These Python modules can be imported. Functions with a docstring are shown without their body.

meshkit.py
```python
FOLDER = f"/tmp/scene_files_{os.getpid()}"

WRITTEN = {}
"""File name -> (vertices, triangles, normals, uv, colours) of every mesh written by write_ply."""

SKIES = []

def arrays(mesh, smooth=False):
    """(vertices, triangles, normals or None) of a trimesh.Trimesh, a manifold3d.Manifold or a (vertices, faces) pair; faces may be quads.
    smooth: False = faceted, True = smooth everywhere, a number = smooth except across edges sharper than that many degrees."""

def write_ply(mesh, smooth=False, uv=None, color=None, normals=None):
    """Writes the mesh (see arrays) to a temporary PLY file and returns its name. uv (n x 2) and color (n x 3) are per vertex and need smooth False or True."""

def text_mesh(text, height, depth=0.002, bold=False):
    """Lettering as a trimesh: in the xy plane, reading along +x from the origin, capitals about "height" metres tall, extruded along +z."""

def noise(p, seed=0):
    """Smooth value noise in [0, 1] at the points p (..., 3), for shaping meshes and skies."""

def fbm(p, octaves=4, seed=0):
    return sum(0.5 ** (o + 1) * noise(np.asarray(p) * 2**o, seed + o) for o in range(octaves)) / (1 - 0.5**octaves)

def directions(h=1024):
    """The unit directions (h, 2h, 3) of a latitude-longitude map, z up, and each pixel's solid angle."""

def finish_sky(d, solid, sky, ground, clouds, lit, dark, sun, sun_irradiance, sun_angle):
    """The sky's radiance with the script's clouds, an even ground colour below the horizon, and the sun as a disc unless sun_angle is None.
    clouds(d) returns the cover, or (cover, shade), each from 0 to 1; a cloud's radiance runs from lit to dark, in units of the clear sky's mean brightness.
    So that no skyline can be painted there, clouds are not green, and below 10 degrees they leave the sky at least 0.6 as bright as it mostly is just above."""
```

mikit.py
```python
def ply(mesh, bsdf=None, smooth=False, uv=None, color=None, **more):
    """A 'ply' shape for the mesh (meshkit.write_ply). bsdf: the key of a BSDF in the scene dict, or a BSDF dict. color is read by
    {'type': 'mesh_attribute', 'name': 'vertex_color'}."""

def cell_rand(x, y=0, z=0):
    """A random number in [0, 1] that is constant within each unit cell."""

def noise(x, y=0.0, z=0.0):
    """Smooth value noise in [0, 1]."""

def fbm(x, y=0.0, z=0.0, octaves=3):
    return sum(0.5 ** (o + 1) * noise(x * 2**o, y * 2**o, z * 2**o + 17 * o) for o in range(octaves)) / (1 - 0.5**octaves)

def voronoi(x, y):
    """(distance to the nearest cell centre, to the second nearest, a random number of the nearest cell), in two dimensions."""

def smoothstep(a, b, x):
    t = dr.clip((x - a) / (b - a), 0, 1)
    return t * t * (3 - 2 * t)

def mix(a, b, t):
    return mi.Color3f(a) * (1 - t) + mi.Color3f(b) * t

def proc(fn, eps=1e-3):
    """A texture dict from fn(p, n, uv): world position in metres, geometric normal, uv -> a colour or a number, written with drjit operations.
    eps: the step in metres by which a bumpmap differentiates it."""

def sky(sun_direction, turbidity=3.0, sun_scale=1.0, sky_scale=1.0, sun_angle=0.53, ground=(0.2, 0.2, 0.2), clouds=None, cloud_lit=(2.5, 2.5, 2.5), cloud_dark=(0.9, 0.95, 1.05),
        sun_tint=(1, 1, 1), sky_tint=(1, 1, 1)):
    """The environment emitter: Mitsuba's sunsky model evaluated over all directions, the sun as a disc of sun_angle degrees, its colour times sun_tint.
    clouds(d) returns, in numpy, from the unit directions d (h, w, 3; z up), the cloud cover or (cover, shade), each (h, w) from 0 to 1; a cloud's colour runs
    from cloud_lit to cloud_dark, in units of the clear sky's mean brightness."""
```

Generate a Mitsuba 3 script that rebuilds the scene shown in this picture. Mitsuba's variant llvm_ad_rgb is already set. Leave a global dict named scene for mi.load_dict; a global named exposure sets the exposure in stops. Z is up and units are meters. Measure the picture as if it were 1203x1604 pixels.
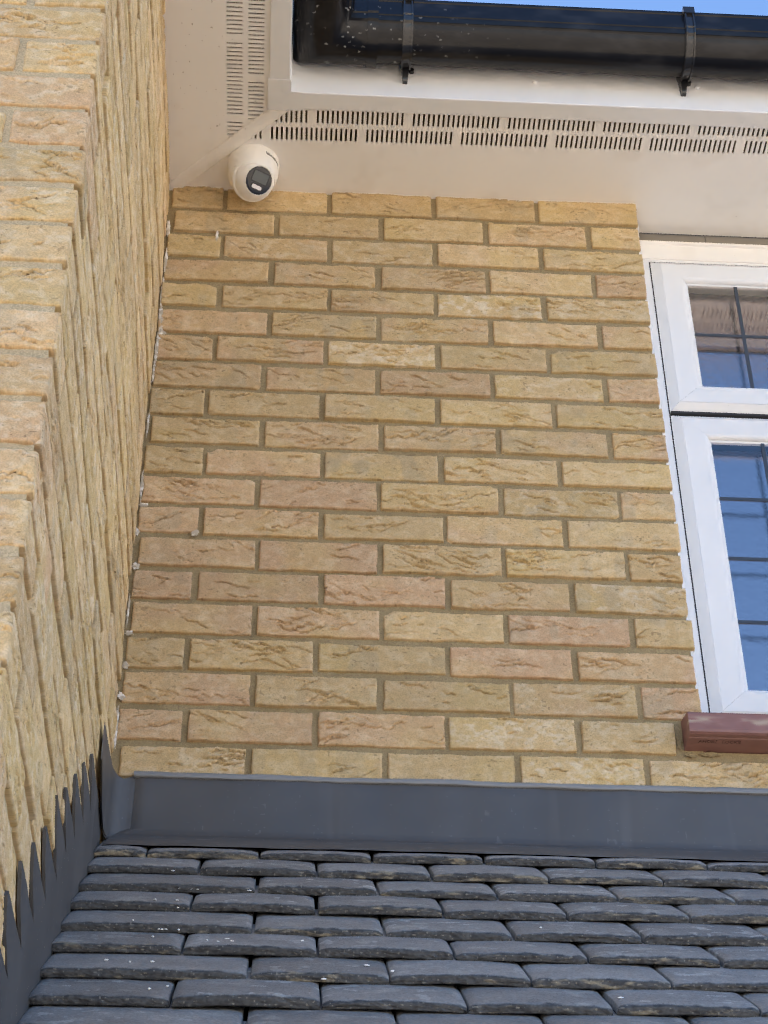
import math
import numpy as np
import trimesh
import drjit as dr
import mitsuba as mi
import mikit
import meshkit
from shapely.geometry import Polygon, box as sbox
from shapely.ops import unary_union

T = mi.ScalarTransform4f
scene, labels = {}, {}
Z0 = 4.83                      # height of the eaves soffit above the ground

# ------------------------------------------------------------------ camera, sky, exposure
CAM = np.array([-0.0466, -2.7632, -3.2284 + Z0])
FWD = np.array([0.04522, 0.76431, 0.64327])
UPV = np.array([-0.03390, -0.64238, 0.76564])
scene['camera'] = {'type': 'perspective', 'fov': 29.61, 'fov_axis': 'y', 'near_clip': 0.05, 'far_clip': 2000.0,
                   'to_world': T().look_at(origin=CAM.tolist(), target=(CAM + FWD).tolist(), up=UPV.tolist())}
scene['daylight'] = mikit.sky((-0.62, 0.26, 0.74), turbidity=2.5, sky_scale=1.15, sky_tint=(0.97, 1.0, 1.04), ground=(0.25, 0.24, 0.21))
exposure = 3.02

# ------------------------------------------------------------------ materials
ss, mix, fbm, noise, rnd, vor = mikit.smoothstep, mikit.mix, mikit.fbm, mikit.noise, mikit.cell_rand, mikit.voronoi
C3 = mi.Color3f


def brick_id(uv):
    i = dr.floor(uv.x * 0.5)
    c = dr.floor(uv.y * 0.5)
    return i, c, (uv.x - 2 * i) * 0.25, (uv.y - 2 * c) * 0.25


def brick_col(p, n, uv):
    i, c, a, b = brick_id(uv)
    pink = dr.floor(c * 0.25) / 7.0
    pale = (c - 4 * dr.floor(c * 0.25)) / 3.0
    s = i * 7.13
    big = fbm(a * 16 + s, b * 26 + s * 0.37, 0.5, octaves=3)
    mid = fbm(a * 60 + s * 1.7, b * 90 + s * 0.61, 3.5, octaves=3)
    fine = noise(a * 700 + s, b * 700, 7.0)
    col = mix(C3(0.462, 0.326, 0.160), C3(0.555, 0.412, 0.222), big)
    col = mix(col, C3(0.470, 0.310, 0.182), ss(0.30, 0.72, big * 0.55 + pink * 0.75 - 0.1) * dr.clip(0.25 + pink, 0, 1))
    col = mix(col, C3(0.505, 0.368, 0.165), ss(0.52, 0.75, noise(a * 9 + s * 2.1, b * 12 + s, 9.0)) * (0.65 - 0.35 * pink))
    col = mix(col, C3(0.58, 0.49, 0.35), ss(0.42, 0.72, mid) * (0.30 + 0.6 * pale))
    col = mix(col, C3(0.38, 0.31, 0.205), ss(0.63, 0.78, noise(a * 35 + s * 0.3, b * 22 + s * 1.3, 2.0)) * 0.45 * rnd(i, 5))
    spot = noise(a * 190 + s, b * 300 + s * 0.7, 1.0) * ss(0.35, 0.65, noise(a * 40 + s, b * 50, 8.0))
    col = mix(col, C3(0.20, 0.125, 0.06), ss(0.78, 0.92, spot) * 0.5)
    return col * (0.76 + 0.30 * fine + 0.22 * mid) * (0.88 + 0.20 * rnd(i, 3))


def brick_bump(p, n, uv):
    i, c, a, b = brick_id(uv)
    s = i * 7.13
    return 0.0014 * fbm(a * 260 + s, b * 340 + s, 1.0, octaves=3) + 0.0006 * noise(a * 900, b * 900 + s, 5.0)


def mortar_col(p, n, uv):
    m = fbm(p.x * 25, p.z * 25 + 9, p.y * 25, octaves=3)
    f = noise(p.x * 600, p.z * 600, p.y * 600)
    col = mix(C3(0.240, 0.182, 0.098), C3(0.345, 0.268, 0.155), m)
    g = ss(0.80, 0.93, noise(p.x * 330, p.z * 330 + 4, p.y * 330))
    return mix(col, C3(0.16, 0.12, 0.07), g * 0.5) * (0.72 + 0.48 * f)


def mortar_lit_col(p, n, uv):  # lit mortar copy for the wing; its brighter light is painted in
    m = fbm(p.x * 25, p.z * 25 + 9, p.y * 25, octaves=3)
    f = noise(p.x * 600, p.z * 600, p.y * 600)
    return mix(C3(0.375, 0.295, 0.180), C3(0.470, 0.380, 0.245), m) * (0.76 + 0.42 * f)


def mortar_bump(p, n, uv):
    return 0.0016 * fbm(p.x * 240, p.z * 240, p.y * 240, octaves=3)


def smear_col(p, n, uv):
    m = fbm(p.x * 140, p.z * 140, p.y * 140, octaves=3)
    return mix(C3(0.46, 0.40, 0.31), C3(0.72, 0.68, 0.62), ss(0.35, 0.65, m))


def lead_col(p, n, uv):
    st = fbm(p.x * 28, p.z * 2.2, p.y * 28, octaves=3)
    m = fbm(p.x * 9, p.z * 9, p.y * 9 + 4, octaves=3)
    col = mix(C3(0.066, 0.065, 0.067), C3(0.098, 0.097, 0.099), m)
    col = mix(col, C3(0.165, 0.165, 0.172), ss(0.60, 0.80, st) * 0.28)
    sp = ss(0.86, 0.94, noise(p.x * 160, p.z * 160, p.y * 160))
    return mix(col, C3(0.22, 0.22, 0.22), sp * 0.2)


def lead_rough(p, n, uv):
    return 0.42 + 0.22 * fbm(p.x * 30, p.z * 4, p.y * 30, octaves=2)


def lead_bump(p, n, uv):
    return 0.006 * fbm(p.x * 9, p.z * 9, p.y * 9, octaves=2) + 0.0004 * noise(p.x * 150, p.z * 60, p.y * 150)


def tile_tail(uv):
    i = dr.floor(uv.x * 0.5)
    return i, (uv.x - 2 * i) * 0.25, uv.y


def tile_col(p, n, uv):
    i, a, v = tile_tail(uv)
    s = i * 5.31
    m = fbm(p.x * 22 + s, p.y * 30, s, octaves=3)
    f = noise(p.x * 420, p.y * 420, p.z * 420)
    top = mix(C3(0.132, 0.134, 0.139), C3(0.225, 0.226, 0.228), m) * (0.86 + 0.28 * rnd(i, 4))
    top = mix(top, C3(0.27, 0.27, 0.26), ss(0.60, 0.80, fbm(p.x * 26 + s, p.y * 50 + s, 2.0, octaves=4)) * 0.6)
    top = mix(top, C3(0.38, 0.39, 0.39), ss(0.64, 0.76, fbm(p.x * 50 + 3 * s, p.y * 70, 4.0, octaves=4)) * 0.55 * rnd(i, 8))
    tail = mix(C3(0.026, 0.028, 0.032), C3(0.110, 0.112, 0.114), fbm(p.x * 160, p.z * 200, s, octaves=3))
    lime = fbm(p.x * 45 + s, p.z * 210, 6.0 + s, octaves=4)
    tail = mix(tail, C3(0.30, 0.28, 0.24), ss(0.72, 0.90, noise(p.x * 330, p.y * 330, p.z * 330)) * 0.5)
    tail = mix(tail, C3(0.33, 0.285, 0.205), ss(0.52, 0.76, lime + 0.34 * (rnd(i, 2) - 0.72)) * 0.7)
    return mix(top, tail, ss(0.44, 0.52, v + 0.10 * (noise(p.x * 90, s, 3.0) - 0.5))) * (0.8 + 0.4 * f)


def tile_rough(p, n, uv):
    i, a, v = tile_tail(uv)
    return 0.40 + 0.15 * fbm(p.x * 40, p.y * 40, i, octaves=2) + 0.45 * ss(0.46, 0.54, v)


def tile_bump(p, n, uv):
    i, a, v = tile_tail(uv)
    k = ss(0.46, 0.56, v)
    return (0.0006 + 0.0050 * k) * fbm(p.x * 170 + i, p.y * 170, p.z * 220, octaves=3)


def soffit_col(p, n, uv):
    m = fbm(p.x * 6, p.y * 6, p.z * 6, octaves=3)
    sp = ss(0.945, 0.985, noise(p.x * 150, p.y * 150, p.z * 150)) * ss(0.45, 0.6, noise(p.x * 9, p.y * 9, 4.0))
    grime = ss(0.60, 0.85, fbm(p.x * 14 + 3, p.y * 14, 2.0, octaves=3))
    col = mix(C3(0.76, 0.735, 0.70), C3(0.80, 0.78, 0.75), m)
    return mix(mix(col, C3(0.58, 0.52, 0.44), grime * 0.22), C3(0.22, 0.17, 0.12), sp * 0.8)


def gutter_col(p, n, uv):
    d, d2, w = vor(p.x * 95 + 0.6 * noise(p.x * 300, p.y * 300), (p.y - p.z) * 75)
    near = ss(0.42, 0.02, p.x) * ss(0.155 + Z0, 0.10 + Z0, p.z)
    spl = ss(0.27, 0.10, d) * ss(0.86, 0.98, w) * near
    dust = ss(0.45, 0.8, fbm(p.x * 18, p.y * 30, p.z * 30, octaves=3)) * 0.012
    return mix(C3(0.006, 0.006, 0.008) + dust, C3(0.45, 0.45, 0.43), spl * 0.55)


def gutter_rough(p, n, uv):
    return 0.16 + 0.14 * fbm(p.x * 9, p.y * 30, p.z * 30, octaves=2)


def sill_col(p, n, uv):
    m = fbm(p.x * 40, p.y * 60, p.z * 60, octaves=3)
    band = dr.exp(-dr.square((p.z - (Z0 - 1.382) + 0.006 * (noise(p.x * 40, 2.0) - 0.5)) / 0.0055))
    col = mix(C3(0.185, 0.085, 0.070), C3(0.265, 0.135, 0.115), m)
    wash = ss(0.36, 0.6, fbm(p.x * 22, p.z * 90, 3.0, octaves=3)) * band * ss(-0.030, -0.046, p.y)
    return mix(col, C3(0.40, 0.31, 0.235), wash * 0.9)


def ground_col(p, n, uv):
    return mix(C3(0.44, 0.405, 0.345), C3(0.54, 0.50, 0.435), fbm(p.x * 2, p.y * 2, 0.0, octaves=3))


def two(d):
    return {'type': 'twosided', 'bsdf': d}


def P(col, rough=0.5, spec=0.5, **k):
    c = mikit.proc(col) if callable(col) else {'type': 'rgb', 'value': list(col)}
    r = mikit.proc(rough) if callable(rough) else float(rough)
    return {'type': 'principled', 'base_color': c, 'roughness': r, 'specular': spec, **k}


def bump(fn, d, eps=1e-3):
    return {'type': 'bumpmap', 'arbitrary': mikit.proc(fn, eps), 'scale': 1.0, 'bsdf': d}


scene['m_brick'] = two(bump(brick_bump, P(brick_col, 0.92, 0.25), 8e-4))
scene['m_mortar'] = two(bump(mortar_bump, P(mortar_col, 0.95, 0.2), 8e-4))
scene['m_mortar_lit'] = two(bump(mortar_bump, P(mortar_lit_col, 0.95, 0.2), 8e-4))  # wing joints: same mortar, coloured lighter to stand for more light
scene['m_smear'] = two(P(smear_col, 0.9, 0.2))
scene['m_lead'] = two(bump(lead_bump, P(lead_col, lead_rough, 0.6, metallic=0.25), 2e-3))
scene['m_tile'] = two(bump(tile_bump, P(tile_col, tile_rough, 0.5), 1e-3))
scene['m_soffit'] = two(P(soffit_col, 0.38, 0.45))
scene['m_upvc'] = two(P((0.69, 0.69, 0.69), 0.25, 0.5))
scene['m_gutter'] = two(P(gutter_col, gutter_rough, 0.28))
scene['m_bracket'] = two(P((0.014, 0.014, 0.016), 0.16, 0.6))
scene['m_sill'] = two(P(sill_col, 0.45, 0.5))
scene['m_ground'] = two(P(ground_col, 0.9, 0.2))
scene['m_dark'] = two(P((0.05, 0.05, 0.05), 0.8, 0.2))
scene['m_timber'] = two(P((0.30, 0.23, 0.15), 0.8, 0.2))
scene['m_room'] = two(P((0.22, 0.21, 0.20), 0.8, 0.2))
scene['m_bar'] = two(P((0.050, 0.060, 0.075), 0.45, 0.5, metallic=0.3))
scene['m_gasket'] = two(P((0.035, 0.035, 0.037), 0.6, 0.3))
scene['m_white_dome'] = two(P((0.76, 0.745, 0.71), 0.32, 0.5))
scene['m_black_gloss'] = two(P((0.018, 0.019, 0.022), 0.12, 0.6))
scene['m_lens'] = two(P((0.075, 0.085, 0.085), 0.22, 0.6))
scene['m_led'] = two(P((0.70, 0.66, 0.66), 0.3, 0.5))
scene['m_stamp'] = two(P((0.07, 0.028, 0.024), 0.6, 0.4))
scene['m_crumb'] = two(P((0.78, 0.77, 0.74), 0.8, 0.2))
scene['m_grey_bead'] = two(P((0.22, 0.225, 0.23), 0.5, 0.4))
scene['m_head'] = two(P((0.22, 0.205, 0.18), 0.8, 0.2))
scene['m_glass'] = {'type': 'thindielectric', 'int_ior': 1.75}
scene['m_glass_obscured'] = {'type': 'bumpmap', 'arbitrary': mikit.proc(lambda p, n, uv: 0.00045 * fbm(p.x * 130, p.z * 130, 3.0, octaves=2), 1e-3),
                             'scale': 1.0, 'bsdf': {'type': 'roughconductor', 'alpha': 0.06, 'specular_reflectance': {'type': 'rgb', 'value': [0.42, 0.365, 0.37]}}}


# ------------------------------------------------------------------ helpers
def obj(key, mesh, mat, smooth=False, uv=None, **more):
    """One entry of the scene under a free key (numbered when taken); heights are given from the soffit."""
    k, n = key, 0
    while k in scene:
        n += 1
        k = f'{key}_{n:03d}'
    v, f, nn = meshkit.arrays(mesh, False)
    v = v + [0, 0, Z0]
    scene[k] = mikit.ply((v, f) if uv is not None or smooth is False else trimesh.Trimesh(v, f, process=(smooth not in (True, False))), mat, smooth=smooth, uv=uv, **more)
    return k


def tag(key, label, category=None, group=None, kind=None):
    d = {'label': label} if label else {}
    if category:
        d['category'] = category
    if group:
        d['group'] = group
    if kind:
        d['kind'] = kind
    labels[key] = d


def bx(x0, x1, y0, y1, z0, z1):
    m = trimesh.creation.box((x1 - x0, y1 - y0, z1 - z0))
    m.apply_translation(((x0 + x1) / 2, (y0 + y1) / 2, (z0 + z1) / 2))
    return m


def cat(*ms):
    return trimesh.util.concatenate(list(ms))


def extrude_x(poly, x0, x1):
    """Polygon given in (y, z), extruded from x0 to x1."""
    m = trimesh.creation.extrude_polygon(Polygon(poly) if not hasattr(poly, 'exterior') else poly, x1 - x0, engine='earcut')
    v = np.array(m.vertices)
    return trimesh.Trimesh(np.c_[v[:, 2] + x0, v[:, 0], v[:, 1]], m.faces, process=False)


def strip(rows, closed=False):
    """Quads between successive rows of points (each (k, 3))."""
    R_ = [np.asarray(r, float) for r in rows]
    n = len(R_[0])
    F = []
    for a in range(len(R_) - 1):
        for b in range(n - (0 if closed else 1)):
            c = (b + 1) % n
            F.append([a * n + b, a * n + c, (a + 1) * n + c, (a + 1) * n + b])
    return np.vstack(R_), np.array(F)


def creases(U, V, rng, w, h, n, deep):
    H = np.zeros_like(U)
    cx, cy = rng.uniform(0.1, 0.9) * w, rng.uniform(0.2, 0.8) * h
    tilt = rng.normal(0, 0.15)
    for k in range(n):
        L = rng.uniform(0.012, 0.075)
        if rng.random() < 0.65:
            x0, y0 = cx + rng.normal(0, 0.035) - L / 2, cy + rng.normal(0, 0.013)
        else:
            x0, y0 = rng.uniform(-0.01, w - L + 0.01), rng.uniform(0.06, 0.94) * h
        m = tilt + rng.normal(0, 0.22)
        xs = U - x0
        t = np.clip(xs / L, 0, 1)
        fade = np.clip(np.minimum(t, 1 - t) * 5, 0, 1) * ((xs > 0) & (xs < L))
        yc = y0 + m * (xs - L / 2) + 0.0021 * np.sin(xs * 6.28 / rng.uniform(0.022, 0.05) + rng.uniform(0, 6)) + 0.0011 * np.sin(xs * 6.28 / rng.uniform(0.006, 0.013) + rng.uniform(0, 6))
        d = V - yc
        wd = rng.uniform(0.0006, 0.0012)
        A = rng.uniform(0.0025, 0.0085) * deep
        B = rng.uniform(-0.0004, 0.0026) * deep
        H += fade * (-A * np.exp(-(d / wd) ** 2) + B * np.where(d > 0, np.exp(-d / 0.007), 0) - 0.4 * B * np.where(d < 0, np.exp(d / 0.005), 0))
    return H


def cuts(w, step, r=0.005):
    e = [0, 0.0008, 0.002, 0.0038]
    n = max(2, int(round((w - 2 * 0.006) / step)))
    m = np.linspace(0.006, w - 0.006, n + 1)
    return np.r_[e, m, [w - q for q in e[::-1]]]


def brick_face(w, h, seed, su=0.0027, sv=0.0014, depth=0.06, rough=1.0, ends=(1, 1), edge=1.0):
    """Handmade brick face in local (along, out, up); the outermost ring of the grid is folded back by depth."""
    rng = np.random.default_rng(seed)
    us, vs = cuts(w, su), cuts(h, sv)
    us = np.r_[0, us, w]
    vs = np.r_[0, vs, h]
    U, V = np.meshgrid(us, vs, indexing='ij')
    o = rng.uniform(0, 900, 3)

    def n1(a, b, c, s, oc=3):
        return meshkit.fbm(np.stack([a / s + o[0] + c * 13.7, b / s + o[1], np.full(np.shape(a), o[2] + c)], -1), oc) - 0.5
    eB, eT = n1(U, 0 * U, 1, 0.03) * 0.0052 + n1(U, 0 * U, 5, 0.006, 2) * 0.0022, n1(U, 0 * U, 2, 0.03) * 0.0062 + n1(U, 0 * U, 6, 0.006, 2) * 0.0022
    eB, eT = eB * edge, eT * edge
    eL, eR = n1(0 * V, V, 3, 0.02) * 0.0040, n1(0 * V, V, 4, 0.02) * 0.0040
    fu, fv = U / w, V / h
    X = U + eL * (1 - fu) * ends[0] + eR * fu * ends[1]
    Z = V + eB * (1 - fv) + eT * fv
    H = rng.normal(0, 0.0009) + rng.normal(0, 0.0009) * (fu - 0.5) * 2 + rng.normal(0, 0.0006) * (fv - 0.5) * 2
    H = H + n1(U, V, 7, 0.045, 2) * 0.0036 * rough + n1(U, V, 8, 0.010, 3) * 0.0022 * rough
    kind = rng.random()
    Uw, Vw = U + n1(U, V, 11, 0.012, 2) * 0.006, V + n1(U, V, 12, 0.012, 2) * 0.006
    if kind < 0.72:
        H = H + creases(Uw, Vw, rng, w, h, int(rng.integers(4, 26) * (w / 0.215 * 0.8 + 0.2)), rough)
    else:
        H = H + creases(Uw, Vw, rng, w, h, int(rng.integers(2, 7)), rough)
        H = H + n1(U, V * 0.06, 9, 0.004, 2) * 0.0007
    for k in range(rng.integers(0, 4)):
        px, pz, pr_ = rng.uniform(0.01, w - 0.01), rng.uniform(0.006, h - 0.006), rng.uniform(0.0012, 0.0032)
        H = H - 0.0028 * np.exp(-(((Uw - px) / pr_ / 1.5) ** 2 + ((Vw - pz) / pr_) ** 2))
    r = 0.0042 + n1(U, V, 10, 0.02, 2) * 0.003
    du = np.minimum(np.where(ends[0], U, 9), np.where(ends[1], w - U, 9)) if not (ends[0] and ends[1]) else np.minimum(U, w - U)
    e = np.minimum(du, np.minimum(V, h - V))
    q = np.clip(1 - e / r, 0, 1)
    H = H - r * (1 - np.sqrt(np.maximum(1 - q * q, 0))) * 0.85
    if rng.random() < 0.3:
        cxx, czz, cr = rng.choice([0.0, w]) + rng.normal(0, 0.004), rng.choice([0.0, h]), rng.uniform(0.006, 0.014)
        H = H - 0.009 * np.exp(-(((U - cxx) / cr) ** 2 + ((V - czz) / cr / 0.7) ** 2) ** 1.5)
    H[0, :] = H[-1, :] = -depth
    H[:, 0] = H[:, -1] = -depth
    nu, nv = U.shape
    idx = np.arange(nu * nv).reshape(nu, nv)
    F = np.stack([idx[:-1, :-1], idx[1:, :-1], idx[1:, 1:], idx[:-1, 1:]], -1).reshape(-1, 4)
    return np.stack([X, -H, Z], -1).reshape(-1, 3), F, np.c_[U.ravel(), V.ravel()]


BRICKS = [0]


def brick_uv(uvm, pink, pale):
    BRICKS[0] += 1
    return np.c_[BRICKS[0] * 2 + uvm[:, 0] * 4 + 0.02, (pink * 4 + pale) * 2 + uvm[:, 1] * 4 + 0.02]


def sheet(us, vs, fn):
    """Displaced grid: fn(U, V) -> points."""
    U, V = np.meshgrid(us, vs, indexing='ij')
    pts = fn(U, V).reshape(-1, 3)
    idx = np.arange(U.size).reshape(U.shape)
    F = np.stack([idx[:-1, :-1], idx[1:, :-1], idx[1:, 1:], idx[:-1, 1:]], -1).reshape(-1, 4)
    return pts, F


# ------------------------------------------------------------------ ground
gm = trimesh.Trimesh([[-400, -400, -Z0], [400, -400, -Z0], [400, 400, -Z0], [-400, 400, -Z0]], [[0, 1, 2], [0, 2, 3]], process=False)
obj('ground', gm, 'm_ground')
tag('ground', 'pale paved ground in front of the house', kind='structure')

# ------------------------------------------------------------------ back wall
XL, XR = -0.340, 0.668          # side wall face, window reveal
JOINTS = {1: [-.223, .0022, .2263, .4512], 2: [-.1077, .1126, .3363, .5585], 3: [-.2202, .0044, .2268, .4521], 4: [-.1155, .107, .334, .5584],
          5: [-.2191, .0066, .2245, .4497], 6: [-.1148, .1075, .3363, .5594], 7: [-.2216, .0012, .2266, .4505], 8: [-.1198, .106, .3355, .5593],
          9: [-.2284, -.0038, .2235, .4537], 10: [-.1179, .1132, .338, .5554], 11: [-.2238, .0001, .2273, .4544], 12: [-.1204, .1081, .3381, .5621],
          13: [-.2221, .0003, .2297, .4553], 14: [-.1158, .1102, .3368, .5654], 15: [-.2237, .003, .232, .4583], 16: [-.1144, .1117, .3344, .5611],
          17: [-.2297, -.0026, .2284, .4539], 18: [-.1106, .1092, .3379, .5614], 19: [-.2246, -.0019, .2241, .4488], 20: [-.1131, .1179, .3409, .5615, .7865, 1.0115, 1.2365, 1.4615, 1.6865]}
TONE = {1: '10 10 20 10 10', 2: '20 20 10 30 20', 3: '10 31 21 30 20', 4: '40 30 30 30 40', 5: '10 20 30 13 11', 6: '40 20 30 30 40', 7: '50 40 12 20 10',
        8: '30 40 40 21 40', 9: '10 20 20 20 10', 10: '20 30 30 30 40', 11: '10 40 20 20 10', 12: '40 50 30 31 40', 13: '40 40 20 40 20', 14: '40 50 20 10 40',
        15: '50 40 50 30 22', 16: '40 40 10 60 20', 17: '20 30 10 70 70', 18: '50 20 20 31 50', 19: '40 40 40 12 11', 20: '21 20 10 12 11 20 31 10 20 30'}
rng = np.random.default_rng(11)
LEFTGAP = {2: .016, 10: .012, 14: .010, 16: .012, 18: .008, 20: .012, 9: .002}
for c in range(1, 21):
    js = JOINTS[c]
    right = XR if c < 19 else (0.617 if c == 19 else 1.9)
    lefts = [XL + LEFTGAP.get(c, .004)] + [j + 0.0052 for j in js]
    rights = [j - 0.0052 for j in js] + [right + (rng.normal(0, .0015) if c < 19 else 0)]
    tones = TONE[c].split()
    zb, zt = -0.075 * c + 0.0062, -0.075 * (c - 1) - 0.0062
    if c == 1:
        zt = 0.012
    for k, (a, b) in enumerate(zip(lefts, rights)):
        jl, jr, jb, jt = rng.normal(0, .0011, 4)
        a2, b2 = a + jl, b + jr
        z2, z3 = zb + jb, zt + jt
        seen = a < 0.95
        pts, F, uvm = brick_face(b2 - a2, z3 - z2, 1000 + c * 20 + k, *((0.0026, 0.0011) if seen else (0.02, 0.02)), depth=0.09)
        pts = pts + [a2, rng.normal(0, .0006), z2]
        t = tones[k]
        obj('brick_wall__brick', (pts, F), 'm_brick', smooth=True, uv=brick_uv(uvm, int(t[0]), int(t[1])))


def back_mortar(U, V):
    d = (meshkit.fbm(np.stack([U / .02, V / .02, 0 * U + 3], -1), 3) - .5) * .0035
    return np.stack([U, 0.0072 + d, V], -1)


obj('brick_wall__mortar', sheet(np.linspace(XL - .01, XR - .004, 240), np.linspace(-1.53, .03, 360), back_mortar), 'm_mortar', smooth=True)
obj('brick_wall__mortar', sheet(np.linspace(XR - .004, 1.9, 120), np.linspace(-1.53, -1.4105, 24), back_mortar), 'm_mortar', smooth=True)
obj('brick_wall__core', cat(bx(XL - .3, XR - .01, .02, .10, -Z0, .3), bx(XR - .01, 3.0, .02, .10, -Z0, -1.412), bx(1.9, 3.0, .0, .10, -1.41, .3)), 'm_mortar')
tag('brick_wall', 'buff and pink handmade brick wall between the side wall and the white window', 'wall')

# white mortar smears in the corner and on a few joints
rng = np.random.default_rng(5)


def smear(x, y, z, rx, rz, seed, nrm='y'):
    m = trimesh.creation.icosphere(subdivisions=4, radius=1.0)
    v = np.array(m.vertices)
    d = meshkit.fbm(v * 2.2 + seed * 3.3, 4) * 1.9 - .1
    v = v * d[:, None]
    v = v * ([rx * .66, .0016, rz * .66] if nrm == 'y' else [.0035, rx, rz])
    return trimesh.Trimesh(v + [x, y, z], m.faces, process=False)


SM = [(-.233, -.156, .005, .022), (-.336, -.14, .006, .035), (-.335, -.24, .005, .05), (-.336, -.33, .004, .06), (-.334, -.40, .006, .045), (-.331, -.445, .006, .05), (-.328, -.452, .012, .007),
      (-.335, -.50, .005, .06), (-.336, -.56, .004, .05), (-.337, -.70, .003, .05), (-.337, -.86, .004, .05), (-.330, -.905, .012, .007), (-.231, -.968, .011, .010), (-.337, -.97, .006, .012), (-.333, -1.05, .009, .014), (-.333, -1.20, .010, .008),
      (-.334, -1.27, .009, .010), (-.335, -1.335, .009, .012), (-.338, -1.40, .004, .06), (-.338, -1.15, .003, .05)]
for i, (x, z, rx, rz) in enumerate(SM):
    obj('brick_wall__mortar_smear', smear(x, .0005, z, rx, rz, i), 'm_smear', smooth=True)
    if i == 0:
        tag('brick_wall__mortar_smear', 'whitish dried mortar smear on a joint')

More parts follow.
